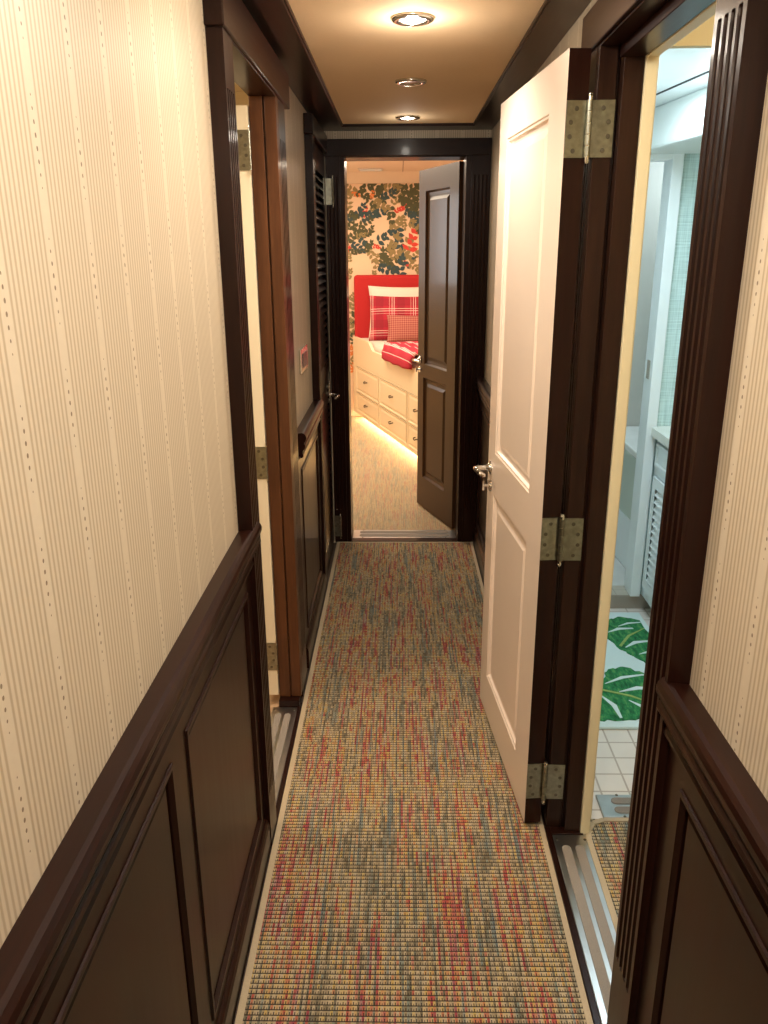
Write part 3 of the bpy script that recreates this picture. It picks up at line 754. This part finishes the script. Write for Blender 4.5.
pillow('pillow', .74, .50, .12, SHEET, (.075, 7.885, 1.05), -.14, .0, 'white pillow leaning on the red headboard behind the plaid one', 'pillows on the bed')
pillow('pillow', .72, .42, .12, PLAID, (.075, 7.735, 1.01), -.2, 0, 'red and white plaid pillow in front of the white pillow', 'pillows on the bed')
pillow('pillow', .56, .25, .10, GING, (.165, 7.585, .928), -.25, 0, 'small red gingham cushion in front of the plaid pillow', 'pillows on the bed')

def throw_mat():
    m, nt, b_ = newmat('throw_stripes'); co, x, y, z = objco(nt)
    t = mth(nt, 'ADD', mth(nt, 'MULTIPLY', x, nB.x), mth(nt, 'MULTIPLY', y, nB.y))
    t = mth(nt, 'FRACT', mth(nt, 'DIVIDE', mth(nt, 'ADD', t, mth(nt, 'MULTIPLY', z, -1.0)), .21))
    def band(c, w): return mth(nt, 'LESS_THAN', mth(nt, 'ABSOLUTE', mth(nt, 'SUBTRACT', t, c)), w)
    w = mth(nt, 'MAXIMUM', mth(nt, 'MAXIMUM', band(.15, .02), band(.24, .03)), mth(nt, 'MAXIMUM', band(.33, .02), band(.72, .016)))
    c = mixc(nt, mth(nt, 'MULTIPLY', band(.55, .12), .5), (.42, .014, .035), (.27, .009, .02))
    nt.links.new(mixc(nt, mth(nt, 'MULTIPLY', w, .75), c, (.86, .70, .60)), b_.inputs['Base Color']); b_.inputs['Roughness'].default_value = .9
    return m
THROWP = throw_mat()
# plaid throw folded across the mattress, its end hanging over the side board
b = MB(); n = 16
def throw_pt(i, j, up):
    s_ = 1.08 + .80 * i / n; w = j / n
    if w < .3: d, z = .022, .735 + (.83 - .735) * (w / .3)
    else: d, z = .022 - (w - .3) / .7 * .75, .838
    if .22 < w < .38: d -= .012
    z += .012 * math.sin(i * 1.3) * (1 if w > .3 else .3)
    off = .035 if up else .0
    e = math.sin(PI * min(1, max(0, i / n))) ** .3 if 0 < i < n else 0
    return Vector(mB(s_, d + (off * e * (1 if w < .34 else .2)), z + (off * e if w >= .26 else 0) - (.0)))
gu = {}
for up in (0, 1):
    for i in range(n + 1):
        for j in range(n + 1): gu[up, i, j] = b.V(throw_pt(i, j, up))
    for i in range(n):
        for j in range(n): b.F(gu[up, i, j], gu[up, i + 1, j], gu[up, i + 1, j + 1], gu[up, i, j + 1])
for i in range(n):
    for a_, c_ in (((i, 0), (i + 1, 0)), ((i, n), (i + 1, n)), ((0, i), (0, i + 1)), ((n, i), (n, i + 1))):
        b.F(gu[1, a_[0], a_[1]], gu[1, c_[0], c_[1]], gu[0, c_[0], c_[1]], gu[0, a_[0], a_[1]])
tag(b.build('throw_blanket', THROWP, smooth=True), 'red plaid throw blanket folded over the bed edge', 'blanket')

# ------------------------------------------------------------------ bathroom and its lobby
b = MB(); b.box(.547, 1.34, 1.0, 1.995, -.03, .003)
vc = b.build('carpet_piece', CARPET); tag(vc, 'small woven carpet piece inside the bathroom doorway', 'carpet')
b = MB()
pts = [(.547, 1.0), (.547, 1.90), (.553, 1.945), (.575, 1.975), (.61, 1.990), (1.3, 1.995)]
for (xa, ya), (xb, yb) in zip(pts, pts[1:]):
    t = Vector((xb - xa, yb - ya, 0)).normalized(); nn = Vector((-t.y, t.x, 0)) * .008
    b.prism([Vector((xa, ya, 0)) + nn, Vector((xb, yb, 0)) + nn, Vector((xb, yb, 0)) - nn, Vector((xa, ya, 0)) - nn], [Vector((xa, ya, .006)) + nn, Vector((xb, yb, .006)) + nn, Vector((xb, yb, .006)) - nn, Vector((xa, ya, .006)) - nn])
b.build('binding', BIND, vc)
b = MB(); b.box(.535, 2.0, .9, 4.3, -.06, -.003)
fl = b.build('floor', FTILE); tag(fl, 'pale square tile floor of the bathroom', 'floor', kind=ST)
threshold('threshold_plate', .612, 1.25, 2.0, 2.105, 'x', 'second metal threshold beyond the carpet piece at the bathroom tiles', PLATE, .002)
b = MB(); b.box(.545, .574, 1.998, 2.02, 0, 2.13); b.box(.545, 1.9, 1.998, 2.02, 2.042, 2.32); b.box(1.26, 1.9, 1.998, 2.11, 0, 2.04)
tag(b.build('wall_lobby', plain('lobby_paint', (.78, .68, .42), .5, var=.02)), 'cream wall and lintel over the inner bathroom doorway', 'wall', kind=ST)
b = MB(); b.box(.536, 1.4, .85, 2.0, 2.32, 2.36); tag(b.build('ceiling', IVORY), 'cream ceiling of the bathroom lobby', 'ceiling', kind=ST)
b = MB(); b.box(.536, 1.4, .85, .9, 0, 2.34); tag(b.build('wall_lobby_near', IVORY), 'cream near wall of the bathroom lobby', 'wall', kind=ST)
b = MB(); b.box(1.35, 1.40, .9, 1.998, 0, 2.34); tag(b.build('wall_lobby_side', IVORY), 'cream side walls of the bathroom lobby', 'wall', kind=ST)
# bathroom ceiling with seam and boxed soffit
b = MB(); b.box(.54, 2.0, 2.11, 4.3, 2.12, 2.16)
cb = b.build('ceiling', WHITE); tag(cb, 'white bathroom ceiling panel with a dark seam', 'ceiling', kind=ST)
b = MB(); sd = Vector((.045, -.375, 0)).normalized(); sn = Vector((-sd.y, sd.x, 0)) * .0035; c0 = Vector((.826, 3.48, 0)); c1 = c0 + sd * 1.35
b.prism([c0 - sn + Vector((0, 0, 2.117)), c1 - sn + Vector((0, 0, 2.117)), c1 + sn + Vector((0, 0, 2.117)), c0 + sn + Vector((0, 0, 2.117))], [c0 - sn + Vector((0, 0, 2.121)), c1 - sn + Vector((0, 0, 2.121)), c1 + sn + Vector((0, 0, 2.121)), c0 + sn + Vector((0, 0, 2.121))])
b.build('seam', BLACKP, cb)
b = MB(); q0 = Vector((.937, 3.475, 0)); q1 = q0 + sd * 1.36
b.prism([q0 + Vector((0, 0, 1.975)), q1 + Vector((0, 0, 1.975)), Vector((1.95, q1.y, 1.975)), Vector((1.95, 3.475, 1.975))], [q0 + Vector((-.006, 0, 2.12)), q1 + Vector((-.006, 0, 2.12)), Vector((1.95, q1.y, 2.12)), Vector((1.95, 3.475, 2.12))])
tag(b.build('trim_19', BATHW, bevel=.012), 'pale boxed soffit above the bathroom cabinet', 'trim', kind=ST)
# walls
b = MB(); b.box(1.13, 1.95, 3.50, 3.56, 0, 2.12); tag(b.build('wall_grasscloth', GRASS), 'pale green grasscloth wall beside the white shower frame', 'wall', kind=ST)
b = MB(); b.box(.54, .60, 2.11, 4.3, 0, 2.15); b.box(1.95, 2.0, 2.0, 3.56, 0, 2.15); tag(b.build('wall_bathroom', BATHW), 'pale side walls of the bathroom', 'wall', kind=ST)
b = MB(); b.box(1.85, 1.9, 3.56, 4.25, 0, 2.15); tag(b.build('wall_shower_side', GREYW), 'grey panelled side wall of the shower', 'wall', kind=ST)
b = MB(); b.box(.60, 1.9, 4.25, 4.3, 0, 2.15); tag(b.build('wall_shower', GREYW), 'grey panelled wall inside the shower', 'wall', kind=ST)
b = MB(); b.box(.60, 1.14, 3.49, 3.60, 1.995, 2.13); tag(b.build('wall_shower_lintel', BATHW), 'pale wall above the shower opening', 'wall', kind=ST)
s = tag(empty('trim_20', (1.0, 3.48, 0)), 'white painted frame around the shower opening', 'door frame', kind=ST)
b = MB(); b.box(1.086, 1.131, 3.47, 3.57, .065, 2.0); b.box(1.092, 1.112, 3.57, 3.60, .065, 1.96); b.build('post', WHITE, s, bevel=.003)
b = MB(); b.box(.60, 1.086, 3.47, 3.57, 1.955, 2.0); b.build('lintel', WHITE, s, bevel=.003)
b = MB(); b.box(1.083, 1.0865, 3.50, 3.54, 1.08, 1.16); b.build('latch_plate', STEEL, s)
b = MB(); b.box(.60, 1.95, 3.485, 3.60, -.01, .066); tag(b.build('shower_curb', CTILE, bevel=.002), 'low grey tiled curb under the white shower frame', 'curb', kind=ST)
b = MB(); b.box(.60, 1.85, 3.60, 4.25, .0, .06); tag(b.build('floor', MARBLE), 'marble shower floor', 'floor', kind=ST)
bn = tag(empty('shower_bench', (1.3, 3.95, .06)), 'pale green shower bench with a marble top behind the white frame', 'bench')
b = MB(); b.prism([(1.17, 4.25, .30), (1.195, 3.62, .30), (1.84, 3.62, .30), (1.84, 4.25, .30)], [(1.135, 4.25, .68), (1.15, 3.62, .68), (1.84, 3.62, .68), (1.84, 4.25, .68)]); b.build('front', PALEG, bn)
b = MB(); b.prism([(1.14, 4.25, .06), (1.165, 3.62, .06), (1.84, 3.62, .06), (1.84, 4.25, .06)], [(1.165, 4.25, .30), (1.19, 3.62, .30), (1.84, 3.62, .30), (1.84, 4.25, .30)]); b.build('base', WHITE, bn, bevel=.01)
b = MB(); b.box(1.11, 1.84, 3.61, 4.245, .68, .715); b.build('seat', MARBLE, bn, bevel=.006)
# vanity cabinet
mV = plane_map((1.143, 3.488, 0), (0, -1, 0), (-1, 0, 0))
cab = tag(empty('bathroom_cabinet', (1.4, 3.0, 0)), 'white bathroom cabinet with a louvred door under the counter', 'cabinet')
RV = [(.03, .47, .12, .66), (.50, .94, .12, .66), (.03, .47, .70, .81), (.50, .94, .70, .81)]
b = MB(); frame_slab(b, 0, 1.0, .07, .835, .02, RV, mV); b.box(0, 1.0, -.80, -.021, .07, .835, mV); b.build('carcass', WHITE, cab)
b = MB(); b.box(0, 1.0, -.78, -.05, 0, .07, mV); b.build('plinth', CTILE, cab)
for r in RV[:2]:
    b = MB(); rin = (r[0] + .05, r[1] - .05, r[2] + .05, r[3] - .05); mV2 = lambda a, d, z: mV(a, d + .012, z)
    frame_slab(b, r[0] + .003, r[1] - .003, r[2] + .003, r[3] - .003, .022, [rin], mV2); o = b.build('door', WHITE, cab, bevel=.002)
    b = MB(); n = 13
    for i in range(n):
        z = rin[2] + (rin[3] - rin[2]) * (i + .5) / n
        b.prism([mV2(rin[0], d, z + e) for d, e in ((-.02, .014), (-.015, .017), (.001, -.012), (-.004, -.015))], [mV2(rin[1], d, z + e) for d, e in ((-.02, .014), (-.015, .017), (.001, -.012), (-.004, -.015))])
    b.build('louvre', WHITE, o)
for r in RV[2:]:
    b = MB(); panel_rings(b, (r[0] + .003, r[1] - .003, r[2] + .003, r[3] - .003), [(0, -.02), (0, .012), (.012, .012), (.016, .004), (.02, .004)], mV); b.build('drawer', WHITE, cab)
b = MB(); b.box(-.008, 1.02, -.80, .035, .838, .875, mV); tag(b.build('countertop', plain('cream_stone', (.80, .80, .74), .2, var=.05)), 'white stone countertop on the louvred bathroom cabinet', 'countertop')

# bath mat with big leaves
mat_o = tag(empty('bath_mat', (.95, 2.95, 0)), 'pale blue bath mat with large green leaves on the tile floor', 'bath mat')
b = MB(); b.box(.66, 1.12, 2.47, 3.42, -.003, .010); b.build('pile', RUGW, mat_o, bevel=.006)
rl = random.Random(3)
def bigleaf(outline, mid, veins):
    q = MB(); pts = []
    n = len(outline)
    for i in range(n):
        p, r = Vector(outline[i]), Vector(outline[(i + 1) % n])
        for k in range(5):
            c = p.lerp(r, k / 5); pts.append((c.x + rl.uniform(-.006, .006), c.y + rl.uniform(-.008, .008)))
    q.prism([(x, y, .009) for x, y in pts], [(x, y, .0145) for x, y in pts])
    o = q.build('leaf_motif', RUGG, mat_o)
    for (xa, ya), (xb, yb), w in veins:
        q = MB()
        a, c = Vector((xa, ya)), Vector((xb, yb)); t = (c - a).normalized(); nn = Vector((-t.y, t.x)) * w
        m_ = a.lerp(c, .5) + nn * 1.6
        ring = [a + nn * .2, m_ + nn, c + nn * .5, c - nn * .5, m_ - nn, a - nn * .2]
        q.prism([(p.x, p.y, .012) for p in ring], [(p.x, p.y, .0156) for p in ring])
        q.build('leaf_slit', RUGW, o)
    q = MB(); a, c = Vector(mid[0]), Vector(mid[1]); t = (c - a).normalized(); nn = Vector((-t.y, t.x)) * .006
    m_ = a.lerp(c, .5) + nn * 3
    q.prism([(p.x, p.y, .012) for p in (a + nn, m_ + nn, c + nn * .3, c - nn * .3, m_ - nn, a - nn)], [(p.x, p.y, .0162) for p in (a + nn, m_ + nn, c + nn * .3, c - nn * .3, m_ - nn, a - nn)])
    q.build('leaf_vein', RUGG2, o)
bigleaf([(.690, 2.51), (.80, 2.51), (.92, 2.53), (1.00, 2.60), (1.02, 2.76), (.97, 2.84), (.90, 2.90), (.83, 2.86), (.79, 2.78), (.72, 2.68)], ((.74, 2.73), (.99, 2.58)),
        [((.84, 2.70), (1.00, 2.72), .012), ((.80, 2.76), (.97, 2.83), .009), ((.76, 2.68), (.80, 2.52), .010), ((.86, 2.64), (.91, 2.54), .009), ((.90, 2.62), (1.02, 2.66), .007)])
bigleaf([(.93, 3.05), (.90, 3.18), (.93, 3.32), (1.02, 3.36), (1.09, 3.33), (1.10, 3.10), (1.10, 2.86), (1.03, 2.90), (.98, 2.98)], ((.94, 3.07), (1.09, 3.24)),
        [((.92, 3.20), (1.04, 3.24), .010), ((.96, 3.06), (1.08, 3.12), .011), ((1.0, 3.0), (1.1, 3.02), .008), ((.98, 3.26), (1.09, 3.30), .007)])

# ------------------------------------------------------------------ lights
def spot(loc, energy, col, size=150, blend=1.0, radius=.04, target=(0, 0, -1)):
    l = bpy.data.lights.new('lamp', 'SPOT'); l.energy = energy; l.color = col; l.spot_size = math.radians(size); l.spot_blend = blend; l.shadow_soft_size = radius
    o = bpy.data.objects.new('lamp', l); COL.objects.link(o); o.location = loc
    o.rotation_euler = Vector(target).to_track_quat('-Z', 'Y').to_euler(); return o
def area(loc, energy, col, sx, sy, target=(0, 0, -1)):
    l = bpy.data.lights.new('area_lamp', 'AREA'); l.energy = energy; l.color = col; l.shape = 'RECTANGLE'; l.size = sx; l.size_y = sy
    o = bpy.data.objects.new('area_lamp', l); COL.objects.link(o); o.location = loc
    o.rotation_euler = Vector(target).to_track_quat('-Z', 'Y').to_euler(); return o
WARM = (1, .80, .58); NEUT = (1, .91, .78); COOL = (.74, .91, 1.0)
def point(loc, energy, col, radius=.04):
    l = bpy.data.lights.new('lamp', 'POINT'); l.energy = energy; l.color = col; l.shadow_soft_size = radius
    o = bpy.data.objects.new('lamp', l); COL.objects.link(o); o.location = loc; return o
for y, e, c in ((2.406, 28, NEUT), (4.056, 7, WARM), (1.58, 15, NEUT), (.755, 26, NEUT), (-.07, 24, NEUT)):
    spot((.036, y, 2.17), e, c, 165, 1.0, .035)
for y, e, c in ((1.58, 6.5, NEUT), (-.9, 16, NEUT)):  # unseen points; the first is added beside its spot to brighten the ceiling
    point((.05, y, 2.10), e, c, .05)
for y, e in ((2.406, 1.3), (4.056, .4)):          # what spills sideways from the two lit lenses
    point((.036, y, 2.125), e, NEUT, .02)
# bathroom ceiling lamp, lobby, cabin, bedroom
area((.80, 2.7, 2.10), 9.5, COOL, .25, .5)
area((1.4, 3.95, 2.10), 4, COOL, .3, .3)
area((.95, 1.5, 2.30), 3, (1, .86, .62), .2, .2)
area((-1.2, 2.2, 2.23), 14, WARM, .4, .4)
area((-.5, 6.3, 2.28), 52, (1, .84, .64), 1.6, 1.8)
area((-1.66, 6.6, 1.70), 6, (.80, .91, 1.0), .5, .75, (1, 0, 0))  # unseen cool light, added for the bluish window sheen on the bedroom door

w = bpy.data.worlds.new('world'); SC.world = w; w.use_nodes = True
w.node_tree.nodes['Background'].inputs[0].default_value = (.9, .8, .65, 1); w.node_tree.nodes['Background'].inputs[1].default_value = .05

# ------------------------------------------------------------------ camera
cam = bpy.data.cameras.new('camera'); co = bpy.data.objects.new('camera', cam); COL.objects.link(co)
F = 800.0; f3 = Vector(((399 - 384) / F, -(250 - 512) / F, 1.0)).normalized()      # corridor axis seen from the camera (x right, y up, z forward)
Xc = Vector((f3.z, 0, -f3.x)).normalized(); Zc = Xc.cross(f3)
if Zc.y < 0: Zc = -Zc
R = Matrix((Xc, f3, Zc))           # rows: world axes in camera coordinates
right, up, fwd = R.col[0], R.col[1], R.col[2]
M = Matrix(((right.x, up.x, -fwd.x, 0), (right.y, up.y, -fwd.y, 0), (right.z, up.z, -fwd.z, 1.62), (0, 0, 0, 1)))
co.matrix_world = M
cam.sensor_fit = 'VERTICAL'; cam.sensor_height = 24; cam.lens = F / 1024 * 24; cam.clip_start = .02
SC.camera = co
SC.view_settings.view_transform = 'Standard'; SC.view_settings.look = 'None'; SC.view_settings.gamma = 1; SC.view_settings.exposure = 0.45
SC.view_settings.use_curve_mapping = False
SC.cycles.use_denoising = True
SC.cycles.max_bounces = 10; SC.cycles.diffuse_bounces = 6; SC.cycles.sample_clamp_indirect = 6
